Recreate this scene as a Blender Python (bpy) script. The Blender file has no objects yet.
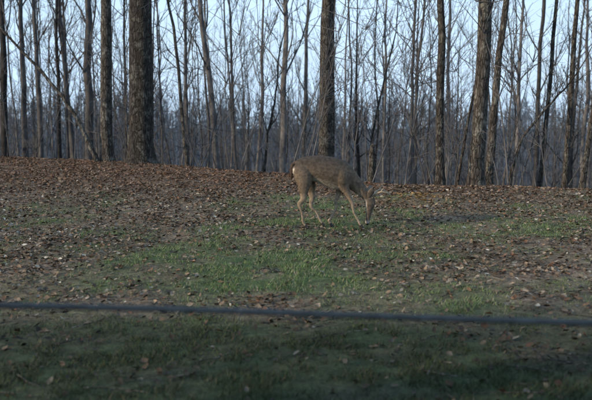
import bpy, math, random
import numpy as np
from mathutils import Vector

random.seed(7)
rng = np.random.default_rng(7)
scene = bpy.context.scene
col = scene.collection

# ------------------------------------------------------------------ helpers
TAB = np.random.default_rng(3).random((256, 256))
def vnoise(x, y, seed=0):
    x = np.asarray(x, float) + seed * 17.31
    y = np.asarray(y, float) + seed * 9.77
    xi = np.floor(x).astype(int); yi = np.floor(y).astype(int)
    fx = x - xi; fy = y - yi
    fx = fx * fx * (3 - 2 * fx); fy = fy * fy * (3 - 2 * fy)
    a = TAB[xi & 255, yi & 255]; b = TAB[(xi + 1) & 255, yi & 255]
    c = TAB[xi & 255, (yi + 1) & 255]; d = TAB[(xi + 1) & 255, (yi + 1) & 255]
    return (a * (1 - fx) + b * fx) * (1 - fy) + (c * (1 - fx) + d * fx) * fy
def fbm(x, y, seed=0, octv=4):
    s = 0; amp = 1; tot = 0
    for i in range(octv):
        s = s + amp * vnoise(np.asarray(x) * 2 ** i, np.asarray(y) * 2 ** i, seed + i * 3)
        tot += amp; amp *= 0.55
    return s / tot
def sstep(a, b, x):
    t = np.clip((np.asarray(x, float) - a) / (b - a), 0, 1)
    return t * t * (3 - 2 * t)

def crest(x):
    return np.interp(x, [-30, -12, -7.2, -4.5, -2, 0.1, 1.8, 4.7, 10, 30],
                     [23, 21, 19.6, 18.2, 16.4, 14.8, 13.5, 12.7, 12.5, 12]) 
def height(x, y):
    x = np.asarray(x, float); y = np.asarray(y, float)
    s = np.maximum(y - crest(x), 0)
    D = 0.28 * (np.sqrt(s * s + 4) - 2)
    z = -18 * np.tanh(D / 18)
    z = z + sstep(40, 120, y) * 3 * (fbm(x / 60, y / 60, 5) - .5)
    z = z - 50 * sstep(350, 800, y)
    z = z + 0.10 * (fbm(x / 2.6, y / 2.6, 1) - .5) * sstep(2, 6, y)
    z = z + 0.035 * (fbm(x / 0.35, y / 0.35, 2, 3) - .5)
    z = z + 0.10 * np.exp(-(((x - 1.75) / .5) ** 2 + ((y - 11.9) / .35) ** 2))
    return z

def grassiness(x, y):
    n = fbm(x / 1.3, y / 1.3, 11)
    n2 = fbm(x / 0.35, y / 0.35, 12, 3)
    g = 0.17 + 1.4 * (n - .5) + 1.5 * (n2 - .5)
    g = g + 0.62 * np.exp(-(((x + 0.1) / 1.6) ** 2 + ((y - 7.0) / 1.6) ** 2))
    g = g + 0.40 * sstep(5.9, 5.0, y)
    g = g + 0.20 * np.exp(-(((x - 1.5) / 2.8) ** 2 + ((y - 9.5) / 1.8) ** 2))
    g = g - 0.45 * sstep(11, 14, y + 0.0 * x)
    return np.clip(g, 0, 1)

def new_mesh(name, V, F_flat, sizes, smooth=False):
    me = bpy.data.meshes.new(name)
    V = np.asarray(V, dtype=np.float32).reshape(-1, 3)
    F_flat = np.asarray(F_flat, dtype=np.int32).ravel()
    sizes = np.asarray(sizes, dtype=np.int32)
    me.vertices.add(len(V)); me.vertices.foreach_set('co', V.ravel())
    me.loops.add(len(F_flat)); me.loops.foreach_set('vertex_index', F_flat)
    me.polygons.add(len(sizes))
    starts = np.concatenate([[0], np.cumsum(sizes)[:-1]]).astype(np.int32)
    me.polygons.foreach_set('loop_start', starts)
    me.polygons.foreach_set('loop_total', sizes)
    me.update(calc_edges=True); me.validate()
    if smooth:
        me.polygons.foreach_set('use_smooth', np.ones(len(me.polygons), dtype=bool))
    return me
def add_color(me, C, name='Col'):
    at = me.color_attributes.new(name, 'FLOAT_COLOR', 'POINT')
    C = np.asarray(C, dtype=np.float32)
    if C.shape[1] == 3: C = np.concatenate([C, np.ones((len(C), 1), np.float32)], 1)
    at.data.foreach_set('color', C.ravel())
def add_obj(name, me, parent=None, loc=(0, 0, 0)):
    ob = bpy.data.objects.new(name, me); col.objects.link(ob); ob.location = loc
    if parent: ob.parent = parent
    return ob

class TubeBag:
    def __init__(s): s.V = []; s.F = []; s.n = 0
    def tube(s, P, R, sides=6, prof=None):
        P = np.asarray(P, float); R = np.asarray(R, float); n = len(P)
        T = np.gradient(P, axis=0); T /= np.linalg.norm(T, axis=1)[:, None] + 1e-9
        m = np.abs(T.mean(0)); ref = np.array([1., 0, 0]) if m[0] < .7 else np.array([0, 1., 0])
        A = np.cross(T, ref); A /= np.linalg.norm(A, axis=1)[:, None] + 1e-9
        B = np.cross(T, A)
        th = np.arange(sides) * 2 * math.pi / sides
        c = np.cos(th)[None, :, None]; q = np.sin(th)[None, :, None]
        rr = R[:, None, None] if prof is None else (R[:, None] * prof)[:, :, None]
        V = P[:, None, :] + rr * (A[:, None, :] * c + B[:, None, :] * q)
        s.V.append(V.reshape(-1, 3))
        i = np.arange(n - 1)[:, None] * sides; j = np.arange(sides)[None, :]; k = (j + 1) % sides
        F = np.stack([i + j, i + k, i + sides + k, i + sides + j], -1).reshape(-1, 4) + s.n
        s.F.append(F); s.n += n * sides
    def mesh(s, name, smooth=True):
        V = np.concatenate(s.V); F = np.concatenate(s.F)
        return new_mesh(name, V, F, np.full(len(F), 4), smooth)

def unit(v): return v / (np.linalg.norm(v) + 1e-9)
def path_from(p0, d, L, n, r, wob, up):
    pts = [np.array(p0, float)]; d = unit(np.array(d, float))
    for i in range(n):
        d = unit(d + r.normal(0, wob, 3) + np.array([0, 0, up]))
        pts.append(pts[-1] + d * L / n)
    return np.array(pts)

def make_tree(name, seed, H, r0, lean=(0, 0), bstart=3.0, nl=15, rmin=.004, flare=True, limbs=1.0, path=None, sides=14, nsub=5, ntw=4, wob=.035):
    r = np.random.default_rng(seed); bag = TubeBag()
    if path is None:
        zs = np.concatenate([[-0.5, -.1, 0.08, .25, .5], np.linspace(.9, H, 16)])
        wx = np.cumsum(r.normal(0, wob, len(zs))) * np.clip(zs / 2, 0, 1) * (0.5 + r0 * 1.2)
        wy = np.cumsum(r.normal(0, wob, len(zs))) * np.clip(zs / 2, 0, 1) * (0.5 + r0 * 1.2)
        P = np.stack([lean[0] * zs + wx, lean[1] * zs + wy, zs], 1)
    else:
        P = np.array(path, float)
        t = np.linspace(0, 1, len(P)); tt = np.linspace(0, 1, 18)
        P = np.stack([np.interp(tt, t, P[:, k]) for k in range(3)], 1)
        for _ in range(2): P[1:-1] = (P[:-2] + P[1:-1] * 2 + P[2:]) / 4
        P[1:-1] += r.normal(0, .012, (16, 3))
        zs = P[:, 2]; H = zs.max()
    tt = np.clip(np.linspace(0, 1, len(P)) if path is not None else zs / H, 0, 1)
    R = r0 * (1 - .85 * tt ** 1.15)
    if flare: R = R * (1 + .55 * np.exp(-np.clip(zs + .05, 0, 9) / .16) * (zs < 1.5))
    prof = 1 + .07 * r.normal(0, 1, (1, sides)) + .035 * r.normal(0, 1, (len(P), sides))
    bag.tube(P, np.maximum(R, rmin), sides, prof)
    az = r.random() * 6.28
    hs = np.sort(bstart + (H * .98 - bstart) * r.random(nl) ** .9)
    for h in hs:
        f = h / H
        c = np.array([np.interp(h, zs, P[:, k]) if path is None else P[int(min(17, f * 17)), k] for k in range(3)])
        rt = np.interp(f, tt, R)
        az += 2.4 + r.normal(0, .4); el = math.radians(r.uniform(35, 70))
        L = limbs * H * r.uniform(.14, .30) * (1.15 - .75 * f)
        d = np.array([math.cos(az) * math.cos(el), math.sin(az) * math.cos(el), math.sin(el)])
        lp = path_from(c, d, L, 7, r, .12, .08)
        lr = np.linspace(max(min(rt * .42, .012 + L * .008), rmin), rmin, 8)
        bag.tube(lp, lr, 5)
        for _ in range(nsub):
            k = r.integers(2, 8); c2 = lp[k]
            d2 = unit(unit(lp[min(k, 7)] - lp[k - 1]) + r.normal(0, .42, 3))
            L2 = L * r.uniform(.25, .5)
            sp = path_from(c2, d2, L2, 5, r, .14, .09)
            bag.tube(sp, np.linspace(max(lr[k] * .55, rmin), rmin * .8, 6), 4)
            for _ in range(ntw):
                k2 = r.integers(1, 6)
                d3 = unit(unit(sp[k2] - sp[k2 - 1]) + r.normal(0, .5, 3))
                tp = path_from(sp[k2], d3, L2 * r.uniform(.25, .6), 3, r, .18, .08)
                bag.tube(tp, np.linspace(rmin * .9, rmin * .5, 4), 3)
    return bag.mesh(name)

# ------------------------------------------------------------------ materials
def mat_base(name, rough=.9):
    m = bpy.data.materials.new(name); m.use_nodes = True
    nt = m.node_tree; b = nt.nodes['Principled BSDF']
    b.inputs['Roughness'].default_value = rough
    b.inputs['Specular IOR Level'].default_value = .2
    return m, nt, b
def ramp(nt, stops):
    n = nt.nodes.new('ShaderNodeValToRGB'); e = n.color_ramp.elements
    while len(e) < len(stops): e.new(.5)
    for i, (p, c) in enumerate(stops):
        e[i].position = p; e[i].color = (*c, 1)
    return n
def bark_mat(name, dark, mid, light, bump=.9, vary=(.7, 1.2)):
    m, nt, b = mat_base(name, .95); L = nt.links
    tc = nt.nodes.new('ShaderNodeTexCoord'); mp = nt.nodes.new('ShaderNodeMapping')
    mp.inputs['Scale'].default_value = (1, 1, .28); L.new(tc.outputs['Object'], mp.inputs[0])
    n1 = nt.nodes.new('ShaderNodeTexNoise'); n1.inputs['Scale'].default_value = 20; n1.inputs['Detail'].default_value = 6; n1.inputs['Roughness'].default_value = .65
    L.new(mp.outputs[0], n1.inputs[0])
    v = nt.nodes.new('ShaderNodeTexVoronoi'); v.feature = 'DISTANCE_TO_EDGE'; v.inputs['Scale'].default_value = 20
    L.new(mp.outputs[0], v.inputs[0])
    n2 = nt.nodes.new('ShaderNodeTexNoise'); n2.inputs['Scale'].default_value = 5; n2.inputs['Detail'].default_value = 6; n2.inputs['Roughness'].default_value = .78
    L.new(tc.outputs['Object'], n2.inputs[0])
    cr = ramp(nt, [(.3, dark), (.52, mid), (.72, light)]); L.new(n1.outputs[0], cr.inputs[0])
    lr = ramp(nt, [(.52, (0, 0, 0)), (.6, (1, 1, 1))]); L.new(n2.outputs[0], lr.inputs[0])
    mx = nt.nodes.new('ShaderNodeMix'); mx.data_type = 'RGBA'
    ml = nt.nodes.new('ShaderNodeMath'); ml.operation = 'MULTIPLY'; ml.inputs[1].default_value = .8
    L.new(lr.outputs[0], ml.inputs[0]); L.new(ml.outputs[0], mx.inputs[0])
    L.new(cr.outputs[0], mx.inputs[6]); mx.inputs[7].default_value = (light[0] * 1.25, light[1] * 1.35, light[2] * 1.35, 1)
    vr = ramp(nt, [(0, (.28, .28, .28)), (.13, (1, 1, 1))]); L.new(v.outputs[0], vr.inputs[0])
    mu = nt.nodes.new('ShaderNodeMix'); mu.data_type = 'RGBA'; mu.blend_type = 'MULTIPLY'; mu.inputs[0].default_value = 1
    L.new(mx.outputs[2], mu.inputs[6]); L.new(vr.outputs[0], mu.inputs[7])
    oi = nt.nodes.new('ShaderNodeObjectInfo'); orr = ramp(nt, [(0, (vary[0],) * 3), (1, (vary[1],) * 3)]); L.new(oi.outputs['Random'], orr.inputs[0])
    mo = nt.nodes.new('ShaderNodeMix'); mo.data_type = 'RGBA'; mo.blend_type = 'MULTIPLY'; mo.inputs[0].default_value = 1
    L.new(mu.outputs[2], mo.inputs[6]); L.new(orr.outputs[0], mo.inputs[7])
    L.new(mo.outputs[2], b.inputs['Base Color'])
    ad = nt.nodes.new('ShaderNodeMath'); ad.operation = 'MULTIPLY'
    L.new(n1.outputs[0], ad.inputs[0]); L.new(vr.outputs[0], ad.inputs[1])
    bp = nt.nodes.new('ShaderNodeBump'); bp.inputs['Strength'].default_value = bump; bp.inputs['Distance'].default_value = .04
    L.new(ad.outputs[0], bp.inputs['Height']); L.new(bp.outputs[0], b.inputs['Normal'])
    return m
def plain_bark(name, c0, c1, vary=(.6, 1.4)):
    m, nt, b = mat_base(name, .95); L = nt.links
    tc = nt.nodes.new('ShaderNodeTexCoord'); n = nt.nodes.new('ShaderNodeTexNoise'); n.inputs['Scale'].default_value = 4; n.inputs['Detail'].default_value = 3
    L.new(tc.outputs['Object'], n.inputs[0]); cr = ramp(nt, [(.35, c0), (.65, c1)]); L.new(n.outputs[0], cr.inputs[0])
    oi = nt.nodes.new('ShaderNodeObjectInfo'); orr = ramp(nt, [(0, (vary[0],) * 3), (1, (vary[1],) * 3)]); L.new(oi.outputs['Random'], orr.inputs[0])
    mo = nt.nodes.new('ShaderNodeMix'); mo.data_type = 'RGBA'; mo.blend_type = 'MULTIPLY'; mo.inputs[0].default_value = 1
    L.new(cr.outputs[0], mo.inputs[6]); L.new(orr.outputs[0], mo.inputs[7]); L.new(mo.outputs[2], b.inputs['Base Color'])
    return m
bark = bark_mat('oak_bark', (.018, .017, .017), (.060, .054, .048), (.145, .135, .12))
bark_big = bark_mat('dark_oak_bark', (.012, .0115, .011), (.038, .034, .030), (.10, .094, .085), .9, (.9, 1.0))
bark_mid = plain_bark('woodland_bark', (.038, .037, .039), (.092, .090, .090), (.25, 1.8))
hazed_bark_far = plain_bark('hazed_far_bark', (.050, .066, .088), (.090, .112, .145), (.4, 1.6))  # bark tinted blue: distance haze painted into the colour
hazed_bark_ridge = plain_bark('hazed_ridge_bark', (.08, .11, .15), (.11, .145, .19), (.8, 1.2))  # paler and bluer again, stronger haze painted into the bark

def attr_mat(name, rough=.85, noise=60):
    m, nt, b = mat_base(name, rough); L = nt.links
    a = nt.nodes.new('ShaderNodeAttribute'); a.attribute_name = 'Col'
    tc = nt.nodes.new('ShaderNodeTexCoord'); n = nt.nodes.new('ShaderNodeTexNoise'); n.inputs['Scale'].default_value = noise; n.inputs['Detail'].default_value = 2
    L.new(tc.outputs['Object'], n.inputs[0])
    r = ramp(nt, [(.3, (.6, .6, .6)), (.7, (1.25, 1.25, 1.25))]); L.new(n.outputs[0], r.inputs[0])
    mu = nt.nodes.new('ShaderNodeMix'); mu.data_type = 'RGBA'; mu.blend_type = 'MULTIPLY'; mu.inputs[0].default_value = 1
    L.new(a.outputs['Color'], mu.inputs[6]); L.new(r.outputs[0], mu.inputs[7]); L.new(mu.outputs[2], b.inputs['Base Color'])
    return m, nt, b, n

# ground
gm, nt, b = mat_base('ground_soil_and_litter', .95); L = nt.links
a = nt.nodes.new('ShaderNodeAttribute'); a.attribute_name = 'Col'
tc = nt.nodes.new('ShaderNodeTexCoord')
v = nt.nodes.new('ShaderNodeTexVoronoi'); v.inputs['Scale'].default_value = 24; v.inputs['Randomness'].default_value = 1
nz = nt.nodes.new('ShaderNodeTexNoise'); nz.inputs['Scale'].default_value = 9; nz.inputs['Detail'].default_value = 6; nz.inputs['Roughness'].default_value = .7
L.new(tc.outputs['Object'], nz.inputs[0])
vm = nt.nodes.new('ShaderNodeVectorMath'); vm.operation = 'ADD'
L.new(tc.outputs['Object'], vm.inputs[0]); L.new(nz.outputs['Color'], vm.inputs[1]); L.new(vm.outputs[0], v.inputs[0])
sp = nt.nodes.new('ShaderNodeSeparateColor'); L.new(v.outputs['Color'], sp.inputs[0])
cr = ramp(nt, [(0, (.30, .28, .27)), (.5, (.85, .85, .85)), (1, (1.8, 1.7, 1.6))]); L.new(sp.outputs[0], cr.inputs[0])
nr = ramp(nt, [(.3, (.45, .45, .45)), (.7, (1.4, 1.4, 1.4))]); L.new(nz.outputs[0], nr.inputs[0])
m1 = nt.nodes.new('ShaderNodeMix'); m1.data_type = 'RGBA'; m1.blend_type = 'MULTIPLY'; m1.inputs[0].default_value = 1
m2 = nt.nodes.new('ShaderNodeMix'); m2.data_type = 'RGBA'; m2.blend_type = 'MULTIPLY'; m2.inputs[0].default_value = 1
L.new(a.outputs['Color'], m1.inputs[6]); L.new(cr.outputs[0], m1.inputs[7])
L.new(m1.outputs[2], m2.inputs[6]); L.new(nr.outputs[0], m2.inputs[7]); L.new(m2.outputs[2], b.inputs['Base Color'])
bp = nt.nodes.new('ShaderNodeBump'); bp.inputs['Strength'].default_value = .9; bp.inputs['Distance'].default_value = .05
L.new(nz.outputs[0], bp.inputs['Height']); L.new(bp.outputs[0], b.inputs['Normal'])

# ------------------------------------------------------------------ ground
xs = np.concatenate([-np.geomspace(900, 13, 40), np.arange(-12, 12.01, .1), np.geomspace(13, 900, 40)])
ys = np.concatenate([[-300, -100, -40, -15, -5, 0], np.arange(1, 24, .1), np.geomspace(24.3, 1500, 70)])
X, Y = np.meshgrid(xs, ys); Z = height(X, Y)
G = grassiness(X, Y)
nx, ny = len(xs), len(ys)
i = np.arange(ny - 1)[:, None] * nx; j = np.arange(nx - 1)[None, :]
F = np.stack([i + j, i + j + 1, i + nx + j + 1, i + nx + j], -1).reshape(-1, 4)
me = new_mesh('ground', np.stack([X, Y, Z], -1).reshape(-1, 3), F, np.full(len(F), 4), True)
Xf, Yf, Gf = X.ravel(), Y.ravel(), G.ravel()[:, None]
litter = np.array([.130, .102, .076]); green = np.array([.050, .080, .030]); soil = np.array([.068, .055, .043]); red = np.array([.115, .066, .042])
q = fbm(Xf / .8, Yf / .8, 21)[:, None]
C = litter * q * 1.6 + soil * (1 - q)
fr = sstep(11, 16, Yf)[:, None] * (.6)
C = C * (1 - fr) + red * fr
C = C * (1 - Gf) + green * Gf
near_shade = (sstep(6.2, 5.2, Yf) * .75)[:, None]  # foreground shade painted into the ground colour
C = C * (1 - near_shade) + np.array([.010, .021, .011]) * near_shade
far_haze = sstep(28, 110, Yf)[:, None]  # ground goes blue-grey with distance, haze painted into its colour
C = C * (1 - far_haze) + np.array([.045, .056, .072]) * far_haze
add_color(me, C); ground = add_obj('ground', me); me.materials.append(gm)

# ------------------------------------------------------------------ grass
def frustum_pts(n, y0, y1, pw=1.0, marg=.5):
    t = rng.random(n)
    y = (y0 ** pw + t * (y1 ** pw - y0 ** pw)) ** (1 / pw)
    x = (rng.random(n) * 2 - 1) * (marg * y + .8)
    return x, y
x, y = frustum_pts(460000, 3.4, 15, 1.3, .46)
g = grassiness(x, y); cl = fbm(x / .12, y / .12, 31, 2)
keep = rng.random(len(x)) < np.clip((g - .05) * 1.2, .04, 1) * sstep(.32, .62, cl)
x, y, g = x[keep], y[keep], g[keep]; n = len(x); z = height(x, y)
h = rng.uniform(.012, .036, n) * (.65 + .6 * g) * (1 + .2 * sstep(5.8, 5, y)); w = rng.uniform(.0035, .007, n) * (.8 + y / 16)
az = rng.random(n) * 6.283; ld = rng.random(n) * 6.283; lm = h * rng.uniform(.3, 1.4, n)
b0 = np.stack([x - np.cos(az) * w / 2, y - np.sin(az) * w / 2, z - .006], 1)
b1 = np.stack([x + np.cos(az) * w / 2, y + np.sin(az) * w / 2, z - .006], 1)
tp = np.stack([x + np.cos(ld) * lm, y + np.sin(ld) * lm, z + h], 1)
V = np.stack([b0, b1, tp], 1).reshape(-1, 3)
me = new_mesh('grass', V, np.arange(3 * n), np.full(n, 3))
mixv = rng.random(n)[:, None]; dry = (rng.random(n) < .25)[:, None]
gc = np.array([.052, .092, .030]) * (1 - mixv) + np.array([.15, .22, .085]) * mixv
gc = np.where(dry, np.array([.24, .225, .16]) * (.6 + .6 * mixv), gc)
blade_shade = (1 - .76 * sstep(6.2, 5.2, y))[:, None]; gc = gc * blade_shade  # same foreground shade painted into the near blades
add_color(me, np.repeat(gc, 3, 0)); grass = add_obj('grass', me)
mg, *_ = attr_mat('grass_blades', .7); me.materials.append(mg)

# ------------------------------------------------------------------ fallen leaves
x, y = frustum_pts(230000, 3.4, 21, 1.5, .5)
g = grassiness(x, y); cl = fbm(x / .5, y / .5, 41, 3)
keep = rng.random(len(x)) < np.clip(.9 - 1.0 * g, .08, 1) * (.4 + .6 * sstep(.35, .65, cl)) * (.40 + .60 * sstep(5, 9, y))
keep &= y < crest(x) + 4
x, y = x[keep], y[keep]; n = len(x); z = height(x, y) + rng.uniform(.002, .024, n)
Ls = rng.uniform(.02, .060, n) * (1 + .1 * sstep(10, 15, y)); Ws = Ls * rng.uniform(.2, .42, n)
az = rng.random(n) * 6.283
d = np.stack([np.cos(az), np.sin(az), rng.normal(0, .3, n)], 1); d /= np.linalg.norm(d, axis=1)[:, None]
sd = np.stack([-np.sin(az), np.cos(az), rng.normal(0, .45, n)], 1); sd /= np.linalg.norm(sd, axis=1)[:, None]
up = np.cross(d, sd); up *= np.sign(up[:, 2:3]) 
c = np.stack([x, y, z], 1); LL = Ls[:, None]; WW = Ws[:, None]; cu = rng.uniform(.05, .7, n)[:, None] * WW
vs = [c - d * LL * .5, c - d * LL * .15 - sd * WW + up * cu, c - d * LL * .15 , c - d * LL * .15 + sd * WW + up * cu,
      c + d * LL * .22 - sd * WW * .8 + up * cu, c + d * LL * .22 , c + d * LL * .22 + sd * WW * .8 + up * cu * .6, c + d * LL * .55 + up * cu * 1.2]
V = np.stack(vs, 1).reshape(-1, 3)
base = (np.arange(n) * 8)[:, None]
fq = np.array([1, 2, 5, 4, 2, 3, 6, 5]); ft = np.array([0, 2, 1, 0, 3, 2, 4, 5, 7, 5, 6, 7])
Fl = np.concatenate([(base + fq).ravel(), (base + ft).ravel()])
me = new_mesh('fallen_leaves', V, Fl, np.concatenate([np.full(2 * n, 4), np.full(4 * n, 3)]))
pal = np.array([[.165, .122, .084], [.098, .072, .050], [.23, .18, .13], [.145, .082, .050], [.055, .043, .034], [.34, .32, .27], [.18, .16, .135]])
pc = pal[rng.choice(7, n, p=[.22, .22, .12, .11, .19, .04, .10])] * rng.uniform(.55, 1.2, n)[:, None]
rf = sstep(11, 16, y)[:, None] * .45; pc = pc * (1 - rf) + np.array([.160, .082, .045]) * rf
patch = np.exp(-(((x - 1.75) / .5) ** 2 + ((y - 11.9) / .4) ** 2))[:, None]; pc = pc * (1 - patch) + np.array([.21, .13, .045]) * patch
pc = pc * (1 - .68 * sstep(6.2, 5.2, y))[:, None]  # near leaves dimmed too, foreground shade painted into their colour
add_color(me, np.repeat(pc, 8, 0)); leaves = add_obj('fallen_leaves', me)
ml_, *_ = attr_mat('dry_leaf', .75, 40); me.materials.append(ml_)

# fallen twigs on the lawn
bag = TubeBag()
for k in range(170):
    yy = rng.uniform(4, 16); xx = rng.uniform(-.45, .45) * yy; Lt = rng.uniform(.08, .45)
    az_ = rng.random() * 6.28
    p = path_from((xx, yy, 0), (math.cos(az_), math.sin(az_), 0), Lt, 5, rng, .12, 0)
    p[:, 2] = height(p[:, 0], p[:, 1]) + .015
    bag.tube(p, np.linspace(.005, .002, 6), 5)
me = bag.mesh('fallen_twigs'); me.materials.append(bark); add_obj('fallen_twigs', me)

# ------------------------------------------------------------------ trees
specs = [ # x, y, radius, leanx
 (-3.37, 18.0, .27, .0), (-4.25, 18.5, .145, .0), (-6.07, 24, .13, .0), (-7.0, 26, .10, -.03), (-5.2, 25, .06, .0),
 (-2.5, 19, .045, -.13), (-2.0, 21, .085, -.08), (-.36, 23, .095, .01), (.60, 17.5, .175, -.012), (1.4, 26, .05, .03),
 (2.56, 14.5, .076, -.035), (3.2, 14.5, .135, .01), (3.65, 15.5, .075, .055), (5.8, 22, .07, .01), (4.47, 15, .045, .05),
 (4.93, 15, .052, .04), (5.08, 14.5, .048, .08), (-3.6, 27, .08, .0), (-7.2, 25, .07, .02), (-8.7, 28, .10, .0),
 (-7.25, 22, .08, .0), (-8.5, 24, .10, .02), (2.6, 24, .06, .01), (3.05, 22, .06, .01), (4.1, 28, .07, .0),
 (2.5, 30, .08, .0), (-1.1, 22, .045, .05), (-1.83, 26, .06, -.02), (2.95, 15, .03, .14),
 # unseen trees added left of the viewer to throw shade on the near lawn
 (-11.5, -.8, .24, .0), (-8.6, .1, .16, .0), (-13.5, -2.4, .2, .0)]
for k, (tx, ty, r, ln) in enumerate(specs):
    H = min(18, 6 + 45 * r)
    shade_tree = k >= 29
    me = make_tree('bare_oak_tree', 100 + k, H, r, (ln, random.uniform(-.02, .02)), 1.8 if shade_tree else (3.8 if ty < 19 else 2.8), 24 if shade_tree else (16 if r > .05 else 12),
                   .008 if shade_tree else (.0045 if ty < 20 else .006), True, 1.0)
    me.materials.append(bark_big if k == 0 else (bark if ty < 20 else bark_mid))
    add_obj('bare_oak_tree', me, loc=(tx, ty, float(height(tx, ty))))  # from k = 29 on these are the added unseen shade trees
# leaning and arching young trees
for k, (tx, ty, r, pth) in enumerate([
    (-4.45, 18.35, .065, [(0.1, 0, -.3), (-.1, 0, .35), (-.5, 0, 1.15), (-1.1, .1, 1.95), (-1.8, .1, 2.6), (-2.6, .2, 3.7), (-3.0, .2, 4.8)]),
    (3.72, 14.4, .028, [(0, 0, -.2), (.12, 0, .6), (.45, 0, 1.2), (.9, .1, 1.65), (1.3, .1, 2.1), (1.6, .1, 3.0)]),
    (-.75, 19, .035, [(0, 0, -.2), (.05, 0, 1.0), (.3, 0, 2.0), (.35, 0, 3.0), (.8, .1, 4.6)]),
    (1.9, 20, .04, [(0, 0, -.2), (-.1, 0, 1.4), (.1, 0, 2.8), (.5, 0, 4.2), (.6, .1, 6)])]):
    me = make_tree('leaning_young_tree', 300 + k, 4, r, path=pth, bstart=1.2, nl=10, rmin=.0045, limbs=.8, sides=8)
    me.materials.append(bark); add_obj('leaning_young_tree', me, loc=(tx, ty, float(height(tx, ty))))

# woodland (instanced)
wood = bpy.data.objects.new('background_woodland', None); col.objects.link(wood)
var = []; pole = []; fvar = []; rvar = []
for k in range(8):
    H = [13, 15, 11, 14, 16, 10, 12, 14][k]
    me = make_tree('woodland_tree', 500 + k, H, .045 + .0055 * H * (.4 + .9 * random.random()), (random.uniform(-.04, .04), 0), 3 + random.random() * 2, 16, .006,
                   True, 1.0, sides=7, nsub=5, ntw=4, wob=.06)
    me.materials.append(bark_mid); var.append(me)
for k in range(10):
    H = random.uniform(8, 14)
    me = make_tree('woodland_pole_tree', 540 + k, H, random.uniform(.028, .06), (random.uniform(-.09, .09), 0), 3.0, 11, .005,
                   False, .7, sides=6, nsub=4, ntw=3, wob=.10)
    me.materials.append(bark_mid); pole.append(me)
for k in range(6):
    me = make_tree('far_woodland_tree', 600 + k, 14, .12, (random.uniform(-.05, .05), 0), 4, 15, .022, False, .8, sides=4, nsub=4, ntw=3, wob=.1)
    me.materials.append(hazed_bark_far); fvar.append(me)
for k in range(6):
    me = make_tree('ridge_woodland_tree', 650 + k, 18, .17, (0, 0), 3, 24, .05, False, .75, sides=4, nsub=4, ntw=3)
    me.materials.append(hazed_bark_ridge); rvar.append(me)
def inst(me, x, y, s):
    ob = bpy.data.objects.new('tree', me); col.objects.link(ob); ob.parent = wood
    ob.location = (x, y, float(height(x, y)) - .1); ob.rotation_euler = (0, 0, random.random() * 6.28); ob.scale = (s, s, s * random.uniform(.9, 1.1))
taken = [(a_[0], a_[1]) for a_ in specs]
def scatter(n, lst, y0, y1, pw, s0, s1, dmin):
    cnt = 0
    while cnt < n:
        yy = y0 + (y1 - y0) * random.random() ** pw; xx = random.uniform(-.52, .52) * yy
        if min((xx - a_) ** 2 + (yy - b_) ** 2 for a_, b_ in taken) < dmin: continue
        taken.append((xx, yy)); inst(random.choice(lst), xx, yy, random.uniform(s0, s1)); cnt += 1
scatter(65, var, 25, 70, .9, .6, 1.0, 1.2)
scatter(360, pole, 20, 80, .85, .7, 1.1, .3)
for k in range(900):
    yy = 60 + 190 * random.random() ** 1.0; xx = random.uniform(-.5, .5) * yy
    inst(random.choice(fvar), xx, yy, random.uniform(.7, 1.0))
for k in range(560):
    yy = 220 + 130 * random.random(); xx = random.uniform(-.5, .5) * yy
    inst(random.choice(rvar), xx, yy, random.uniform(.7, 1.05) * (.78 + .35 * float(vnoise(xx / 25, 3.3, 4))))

# undergrowth at the edge of the slope
bag = TubeBag()
for k in range(240):
    yy = 0; xx = rng.uniform(-13, 10); yy = float(crest(xx)) + abs(rng.normal(0, 5)) + .6
    z0 = float(height(xx, yy)); Lh = rng.uniform(.7, 4.0)
    p = path_from((xx, yy, z0 - .1), (rng.normal(0, .2), rng.normal(0, .2), 1), Lh, 7, rng, .07, .02)
    r0 = .004 + .0035 * Lh
    bag.tube(p, np.linspace(r0, .003, 8), 5)
    for _ in range(int(4 + Lh * 3)):
        kk = rng.integers(2, 8)
        t1 = path_from(p[kk], unit(p[kk] - p[kk - 1]) + rng.normal(0, .6, 3), Lh * rng.uniform(.12, .3), 4, rng, .15, .04)
        bag.tube(t1, np.linspace(r0 * .5, .0025, 5), 4)
        for _ in range(3):
            k3 = rng.integers(1, 5)
            t2 = path_from(t1[k3], unit(t1[k3] - t1[k3 - 1]) + rng.normal(0, .6, 3), Lh * rng.uniform(.05, .14), 3, rng, .15, .03)
            bag.tube(t2, np.linspace(.0035, .002, 4), 3)
me = bag.mesh('undergrowth'); me.materials.append(bark_mid); add_obj('undergrowth', me)

# broken stump beyond the crest
bag = TubeBag(); zz = np.array([-.3, 0, .12, .3, .6, .85, 1.0, 1.02])
prof = 1 + .12 * rng.normal(0, 1, (8, 12))
bag.tube(np.stack([.03 * zz, zz * 0, zz], 1), np.array([.12, .11, .08, .07, .065, .06, .045, .005]), 12, prof)
me = bag.mesh('tree_stump'); me.materials.append(bark); add_obj('tree_stump', me, loc=(1.5, 16.4, float(height(1.5, 16.4)) - .1))

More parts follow.
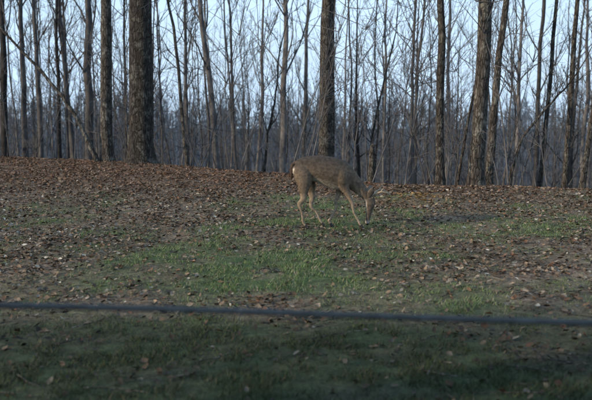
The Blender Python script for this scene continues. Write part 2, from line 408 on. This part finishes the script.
# ------------------------------------------------------------------ deer
DX, DY, DS = .34, 9.5, .975
DZ = float(height(DX, DY))
deer = bpy.data.objects.new('white_tailed_deer', None); col.objects.link(deer); deer.location = (DX, DY, DZ); deer.scale = (DS, DS, DS)
def catmull(P, m=5):
    P = np.asarray(P, float); Q = np.vstack([2 * P[0] - P[1], P, 2 * P[-1] - P[-2]]); out = []
    for k in range(1, len(Q) - 2):
        for t in np.arange(m) / m:
            a0, a1, a2, a3 = Q[k - 1:k + 3]
            out.append(.5 * (2 * a1 + (a2 - a0) * t + (2 * a0 - 5 * a1 + 4 * a2 - a3) * t * t + (3 * a1 - a0 - 3 * a2 + a3) * t ** 3))
    out.append(P[-1]); return np.array(out)
class Loft:
    def __init__(s): s.V = []; s.F = []; s.S = []; s.n = 0
    def add(s, rows, sides=20, m=5, sidevec=(0, 1, 0)):
        R = catmull(rows, m); P = R[:, :3]; hh = np.maximum(R[:, 3], .002); ww = np.maximum(R[:, 4], .002)
        T = np.gradient(P, axis=0); T /= np.linalg.norm(T, axis=1)[:, None]
        Sv = np.array(sidevec, float)[None, :] - (T @ np.array(sidevec, float))[:, None] * T
        Sv /= np.linalg.norm(Sv, axis=1)[:, None]; U = np.cross(T, Sv)
        th = np.arange(sides) * 2 * math.pi / sides
        V = P[:, None] + ww[:, None, None] * np.cos(th)[None, :, None] * Sv[:, None] + hh[:, None, None] * np.sin(th)[None, :, None] * U[:, None]
        n = len(P); s.V.append(V.reshape(-1, 3))
        i = np.arange(n - 1)[:, None] * sides; j = np.arange(sides)[None]; k = (j + 1) % sides
        F = np.stack([i + j, i + k, i + sides + k, i + sides + j], -1).reshape(-1, 4) + s.n
        s.F += F.tolist(); s.F.append([s.n + q for q in range(sides)][::-1]); s.F.append([s.n + (n - 1) * sides + q for q in range(sides)])
        s.n += n * sides
    def mesh(s, name):
        me = bpy.data.meshes.new(name); me.from_pydata(np.concatenate(s.V).tolist(), [], s.F); me.update(); return me
lf = Loft()
# trunk: x, y, z, half-height, half-width
lf.add([(-.385, 0, .72, .03, .03), (-.355, 0, .71, .08, .065), (-.29, 0, .715, .125, .10), (-.20, 0, .715, .145, .12), (-.08, 0, .71, .160, .14),
        (.05, 0, .675, .180, .145), (.16, 0, .635, .185, .13), (.25, 0, .60, .155, .11), (.32, 0, .57, .10, .075)], 28)
# withers ridge
lf.add([(-.30, 0, .80, .03, .05), (-.1, 0, .825, .04, .06), (.06, 0, .805, .045, .055), (.16, 0, .775, .045, .045), (.24, 0, .71, .04, .045)], 16)
# shoulder blades
for sy in (-1, 1):
    lf.add([(.14, .075 * sy, .74, .035, .03), (.18, .095 * sy, .66, .07, .04), (.20, .098 * sy, .58, .07, .04), (.20, .09 * sy, .51, .045, .03)], 14)
# neck + head
lf.add([(.17, 0, .655, .13, .085), (.27, 0, .605, .115, .075), (.355, 0, .53, .090, .060), (.43, 0, .455, .073, .050), (.485, 0, .395, .062, .046), (.515, 0, .35, .056, .045)], 22)
lf.add([(.510, 0, .395, .03, .03), (.525, 0, .37, .052, .045), (.538, 0, .325, .062, .052), (.536, 0, .27, .056, .048), (.528, 0, .21, .042, .036), (.519, 0, .15, .032, .028),
        (.511, 0, .09, .029, .026), (.506, 0, .05, .025, .024), (.503, 0, .03, .012, .014)], 20)
for sy in (-1, 1):
    lf.add([(.574, .028 * sy, .325, .010, .010), (.578, .036 * sy, .30, .014, .012), (.568, .038 * sy, .26, .009, .009)], 10)
def hind(sy, hx, hkx, hkz, fx):
    lf.add([(-.25, .055 * sy, .76, .07, .045), (-.262 + hx * .3, .080 * sy, .67, .110, .062), (-.245 + hx * .6, .090 * sy, .56, .095, .055), (-.245 + hx, .090 * sy, .47, .062, .040),
            ((hkx - .25 + hx) / 2 + .02, .09 * sy, (hkz + .44) / 2, .036, .026), (hkx - .002, .09 * sy, hkz + .015, .028, .018), (hkx + .010, .09 * sy, hkz - .045, .018, .0145),
            (hkx * .55 + fx * .45, .09 * sy, hkz * .52 + .05, .0135, .0115), (fx - .015, .09 * sy, .085, .0155, .0135), (fx, .09 * sy, .06, .013, .013), (fx + .02, .09 * sy, .03, .015, .016)], 14)
hind(-1, -.01, -.305, .285, -.25)
hind(1, .07, -.165, .27, -.045)
def fore(sy, kx, fx):
    lf.add([(.17, .06 * sy, .70, .08, .04), (.19, .078 * sy, .60, .085, .045), (.195 + .3 * (kx - .20), .082 * sy, .49, .055, .036), (.20 + .6 * (kx - .20), .078 * sy, .40, .033, .025),
            (kx - .005, .075 * sy, .30, .021, .018), (kx + .004, .075 * sy, .255, .020, .0175), (kx * .8 + fx * .2, .075 * sy, .19, .0135, .012), (kx * .25 + fx * .75, .075 * sy, .105, .0125, .0115),
            (fx - .008, .075 * sy, .075, .0155, .014), (fx + .003, .075 * sy, .055, .013, .013), (fx + .02, .075 * sy, .03, .0145, .015)], 14)
fore(-1, .325, .41)
fore(1, .135, .055)
lf.add([(-.35, 0, .785, .025, .03), (-.385, 0, .765, .020, .028), (-.405, 0, .70, .016, .032), (-.402, 0, .62, .013, .026), (-.398, 0, .57, .005, .008)], 12)
bm_me = lf.mesh('deer_body'); body = add_obj('body', bm_me, deer)
rm = body.modifiers.new('r', 'REMESH'); rm.mode = 'VOXEL'; rm.voxel_size = .006; rm.use_smooth_shade = True
sm = body.modifiers.new('s', 'SMOOTH'); sm.factor = .5; sm.iterations = 6
dg = bpy.context.evaluated_depsgraph_get(); ev = body.evaluated_get(dg)
nm = bpy.data.meshes.new_from_object(ev); body.modifiers.clear(); body.data = nm
nm.polygons.foreach_set('use_smooth', np.ones(len(nm.polygons), dtype=bool))
co = np.empty(len(nm.vertices) * 3); nm.vertices.foreach_get('co', co); co = co.reshape(-1, 3)
no = np.empty(len(nm.vertices) * 3); nm.vertices.foreach_get('normal', no); no = no.reshape(-1, 3)
x, y, z = co.T
def mixc(C, c, m): m = np.clip(m, 0, 1)[:, None]; return C * (1 - m) + np.array(c) * m
C = np.tile(np.array([.105, .080, .058]), (len(co), 1))
C = mixc(C, [.038, .031, .026], sstep(.66, .84, z) * .85)
C = mixc(C, [.23, .175, .12], sstep(.52, .34, z) * (x < .44))
C = mixc(C, [.17, .128, .088], sstep(-.18, -.30, x) * sstep(.45, .50, z) * sstep(.74, .64, z) * .6)
C = mixc(C, [.38, .34, .28], sstep(-.35, -.8, no[:, 2]) * sstep(.42, .46, z) * (x < .28) * .85)
C = mixc(C, [.42, .38, .33], sstep(-.32, -.37, x) * sstep(.08, .04, np.abs(y)) * sstep(.74, .70, z) * (x > -.385))
C = mixc(C, [.07, .045, .03], (x < -.39) * 1.0)
hd = (x > .44)
C = mixc(C, [.095, .075, .058], hd * 1.0)
C = mixc(C, [.30, .27, .23], hd * sstep(.505, .49, x) * sstep(.15, .2, z) * sstep(.36, .33, z))
C = mixc(C, [.30, .27, .23], hd * sstep(.10, .08, z) * .7)
C = mixc(C, [.012, .010, .009], hd * sstep(.06, .045, z))
legin = sstep(.02, .0, (np.abs(y) - .08)) * (z < .42) * (x < .44)
C = mixc(C, [.28, .24, .19], legin * .45)
add_color(nm, C)
fur, nt, b, nzn = attr_mat('deer_coat', .8, 30); L = nt.links
n3 = nt.nodes.new('ShaderNodeTexNoise'); n3.inputs['Scale'].default_value = 140; n3.inputs['Detail'].default_value = 3
tc = nt.nodes.new('ShaderNodeTexCoord'); mp = nt.nodes.new('ShaderNodeMapping'); mp.inputs['Scale'].default_value = (.25, 1, 1)
L.new(tc.outputs['Object'], mp.inputs[0]); L.new(mp.outputs[0], n3.inputs[0])
bp = nt.nodes.new('ShaderNodeBump'); bp.inputs['Strength'].default_value = .5; bp.inputs['Distance'].default_value = .006
L.new(n3.outputs[0], bp.inputs['Height']); L.new(bp.outputs[0], b.inputs['Normal'])
nm.materials.clear(); nm.materials.append(fur)
# short fur
fm = np.empty(len(nm.polygons) * 3); nm.polygons.foreach_get('center', fm); fm = fm.reshape(-1, 3)
pn = np.empty(len(nm.polygons) * 3); nm.polygons.foreach_get('normal', pn); pn = pn.reshape(-1, 3)
idx = rng.choice(len(fm), min(len(fm), 26000)); fc = fm[idx] + rng.normal(0, .002, (len(idx), 3)); fn = pn[idx]
flow = np.where((fc[:, 0:1] > .30), np.array([[-.5, 0, .5]]), np.array([[-.7, 0, -.5]])); flow = np.where(fc[:, 2:3] < .42, np.array([[0, 0, -1.]]), flow)
flow = flow + rng.normal(0, .25, flow.shape)
fl = rng.uniform(.006, .013, len(idx))[:, None] * np.where(fc[:, 2:3] < .4, .5, 1)
tip = fc + fn * fl * .2 + flow * fl; sd = np.cross(fn, flow); sd /= np.linalg.norm(sd, axis=1)[:, None] + 1e-9
V = np.stack([fc - sd * .0013 - fn * .002, fc + sd * .0013 - fn * .002, tip], 1).reshape(-1, 3)
ls = np.empty(len(nm.polygons), dtype=np.int32); nm.polygons.foreach_get('loop_start', ls)
lv = np.empty(len(nm.loops), dtype=np.int32); nm.loops.foreach_get('vertex_index', lv)
fcol = C[lv[ls[idx]]] * rng.uniform(.7, 1.4, (len(idx), 1))
ok = ~((fc[:, 0] > .44) & (fc[:, 2] < .09)) & (fc[:, 2] > .05)
V = V.reshape(-1, 3, 3)[ok].reshape(-1, 3); fcol = fcol[ok]
me = new_mesh('fur', V, np.arange(len(V)), np.full(len(V) // 3, 3)); add_color(me, np.repeat(fcol, 3, 0)); me.materials.append(fur); add_obj('fur', me, deer)

def simple(name, c, rough=.5, spec=.4):
    m, nt, b = mat_base(name, rough); b.inputs['Specular IOR Level'].default_value = spec
    n = nt.nodes.new('ShaderNodeTexNoise'); n.inputs['Scale'].default_value = 25; n.inputs['Detail'].default_value = 5
    tc = nt.nodes.new('ShaderNodeTexCoord'); nt.links.new(tc.outputs['Object'], n.inputs[0])
    r = ramp(nt, [(.3, tuple(v * .6 for v in c)), (.7, tuple(v * 1.25 for v in c))]); nt.links.new(n.outputs[0], r.inputs[0]); nt.links.new(r.outputs[0], b.inputs['Base Color'])
    return m
hoofm = simple('hoof', (.02, .016, .014)); antm = simple('antler', (.26, .21, .15), .6); earm = simple('ear_fur', (.12, .098, .08), .9); eyem = simple('eye_gloss', (.01, .008, .006), .1, .8)
for nme, fx, yy in (('hoof_hind_near', -.25, -.09), ('hoof_hind_far', -.045, .09), ('hoof_fore_near', .41, -.075), ('hoof_fore_far', .055, .075)):
    h = Loft()
    gz = (float(height(DX + DS * fx, DY + DS * yy)) - DZ) / DS - .004
    for s in (-1, 1):
        h.add([(fx + .010, yy + s * .008, .045, .015, .008), (fx + .022, yy + s * .009, gz * .5 + .022, .023, .010), (fx + .030, yy + s * .010, gz, .030, .011)], 12)
    mm = h.mesh(nme); mm.materials.append(hoofm); add_obj(nme, mm, deer)
for nme, s in (('ear_near', -1), ('ear_far', 1)):
    h = Loft()
    h.add([(.515, .036 * s, .372, .012, .014), (.525, .056 * s, .400, .012, .028), (.535, .084 * s, .432, .010, .038), (.545, .108 * s, .462, .008, .032), (.553, .126 * s, .490, .004, .015), (.556, .132 * s, .500, .002, .003)], 12, 5, (1, 0, -.2))
    mm = h.mesh(nme); mm.materials.append(earm); mm.polygons.foreach_set('use_smooth', np.ones(len(mm.polygons), dtype=bool)); add_obj(nme, mm, deer)
for nme, s in (('antler_near', -1), ('antler_far', 1)):
    h = Loft()
    h.add([(.55, .028 * s, .355, .014, .014), (.572, .04 * s, .385, .0135, .0135), (.61, .075 * s, .425, .011, .011), (.665, .105 * s, .445, .010, .010), (.72, .11 * s, .435, .008, .008), (.765, .09 * s, .405, .003, .003)], 10)
    h.add([(.655, .10 * s, .442, .009, .009), (.675, .102 * s, .475, .007, .007), (.70, .095 * s, .508, .0025, .0025)], 8)
    h.add([(.585, .05 * s, .395, .008, .008), (.615, .05 * s, .388, .006, .006), (.64, .045 * s, .395, .002, .002)], 8)
    mm = h.mesh(nme); mm.materials.append(antm); mm.polygons.foreach_set('use_smooth', np.ones(len(mm.polygons), dtype=bool)); add_obj(nme, mm, deer)
for nme, s in (('eye_near', -1), ('eye_far', 1)):
    h = Loft(); cx, cy, cz = .560, .041 * s, .285
    h.add([(cx, cy + .011 * s * t, cz, .013 * math.sqrt(max(0, 1 - t * t)), .011 * math.sqrt(max(0, 1 - t * t))) for t in (-1, -.7, 0, .7, 1)], 12, 4, (0, 0, 1))
    mm = h.mesh(nme); mm.materials.append(eyem); mm.polygons.foreach_set('use_smooth', np.ones(len(mm.polygons), dtype=bool)); add_obj(nme, mm, deer)

# ------------------------------------------------------------------ cable fence near the viewer
fence = bpy.data.objects.new('cable_fence', None); col.objects.link(fence)
cabm = simple('cable_rubber', (.020, .032, .044), .7, .2); pm = simple('fence_post_wood', (.12, .09, .065), .85)
t = np.linspace(0, 1, 60); cx = -2.8 + 5.6 * t
cz = np.interp(cx, [-2.8, -.9, -.29, .16, .56, .9, 2.8], [.965, .934, .922, .902, .886, .876, .845])
for _ in range(30): cz[1:-1] = (cz[:-2] + cz[1:-1] * 2 + cz[2:]) / 4
bag = TubeBag(); bag.tube(np.stack([cx, np.full(60, 2.5), cz], 1), np.full(60, .0100), 14)
mm = bag.mesh('cable'); mm.materials.append(cabm); add_obj('cable', mm, fence)
for nme, px_, hz in (('post_left', -2.84, 1.08), ('post_right', 2.84, .98)):
    bag = TubeBag(); zz = np.array([-.4, 0, .3, .7, hz - .02, hz, hz + .005])
    bag.tube(np.stack([zz * 0 + px_, zz * 0 + 2.5, zz], 1), np.array([.055, .055, .052, .052, .05, .04, .001]), 14)
    mm = bag.mesh(nme); mm.materials.append(pm); add_obj(nme, mm, fence)

# ------------------------------------------------------------------ light
EL, ROT = math.radians(19), math.radians(-112)
w = bpy.data.worlds.new('World'); scene.world = w; w.use_nodes = True; nt = w.node_tree
bg = nt.nodes['Background']; sky = nt.nodes.new('ShaderNodeTexSky'); sky.sky_type = 'NISHITA'; sky.sun_disc = False
sky.sun_elevation = EL; sky.sun_rotation = ROT; sky.air_density = 1.2; sky.dust_density = 1.0; sky.ozone_density = 4
# thin high haze veils the blue sky
tm = nt.nodes.new('ShaderNodeMix'); tm.data_type = 'RGBA'; tm.inputs[0].default_value = .6; tm.inputs[7].default_value = (5.5, 7.4, 9.6, 1)
tcw = nt.nodes.new('ShaderNodeTexCoord'); nw = nt.nodes.new('ShaderNodeTexNoise'); nw.inputs['Scale'].default_value = 3; nw.inputs['Detail'].default_value = 4
mw = nt.nodes.new('ShaderNodeMapping'); mw.inputs['Scale'].default_value = (1, 1, 5); nt.links.new(tcw.outputs['Generated'], mw.inputs[0]); nt.links.new(mw.outputs[0], nw.inputs[0])
rw = ramp(nt, [(.3, (.75, .75, .75)), (.7, (.98, .98, .98))]); nt.links.new(nw.outputs[0], rw.inputs[0]); nt.links.new(rw.outputs[0], tm.inputs[0])
nt.links.new(sky.outputs[0], tm.inputs[6]); nt.links.new(tm.outputs[2], bg.inputs[0]); bg.inputs[1].default_value = .14
sun = bpy.data.lights.new('sun', 'SUN'); sun.energy = 5.0; sun.angle = math.radians(.7); sun.color = (1, .78, .54)
so = bpy.data.objects.new('sun', sun); col.objects.link(so)
sv = Vector((math.sin(ROT) * math.cos(EL), math.cos(ROT) * math.cos(EL), math.sin(EL)))
so.rotation_euler = sv.to_track_quat('Z', 'Y').to_euler(); so.location = sv * 30

# ------------------------------------------------------------------ camera
cd = bpy.data.cameras.new('camera'); cam = bpy.data.objects.new('camera', cd); col.objects.link(cam)
cam.location = (0, 0, 1.6); cam.rotation_euler = (math.radians(90 - 7.62), 0, 0)
cd.lens = 50; cd.sensor_width = 36; cd.clip_end = 3000; cd.clip_start = .05
cd.dof.use_dof = True; cd.dof.focus_distance = 10.5; cd.dof.aperture_fstop = 2.2
scene.camera = cam
scene.view_settings.view_transform = 'Standard'; scene.view_settings.look = 'None'; scene.view_settings.exposure = 0
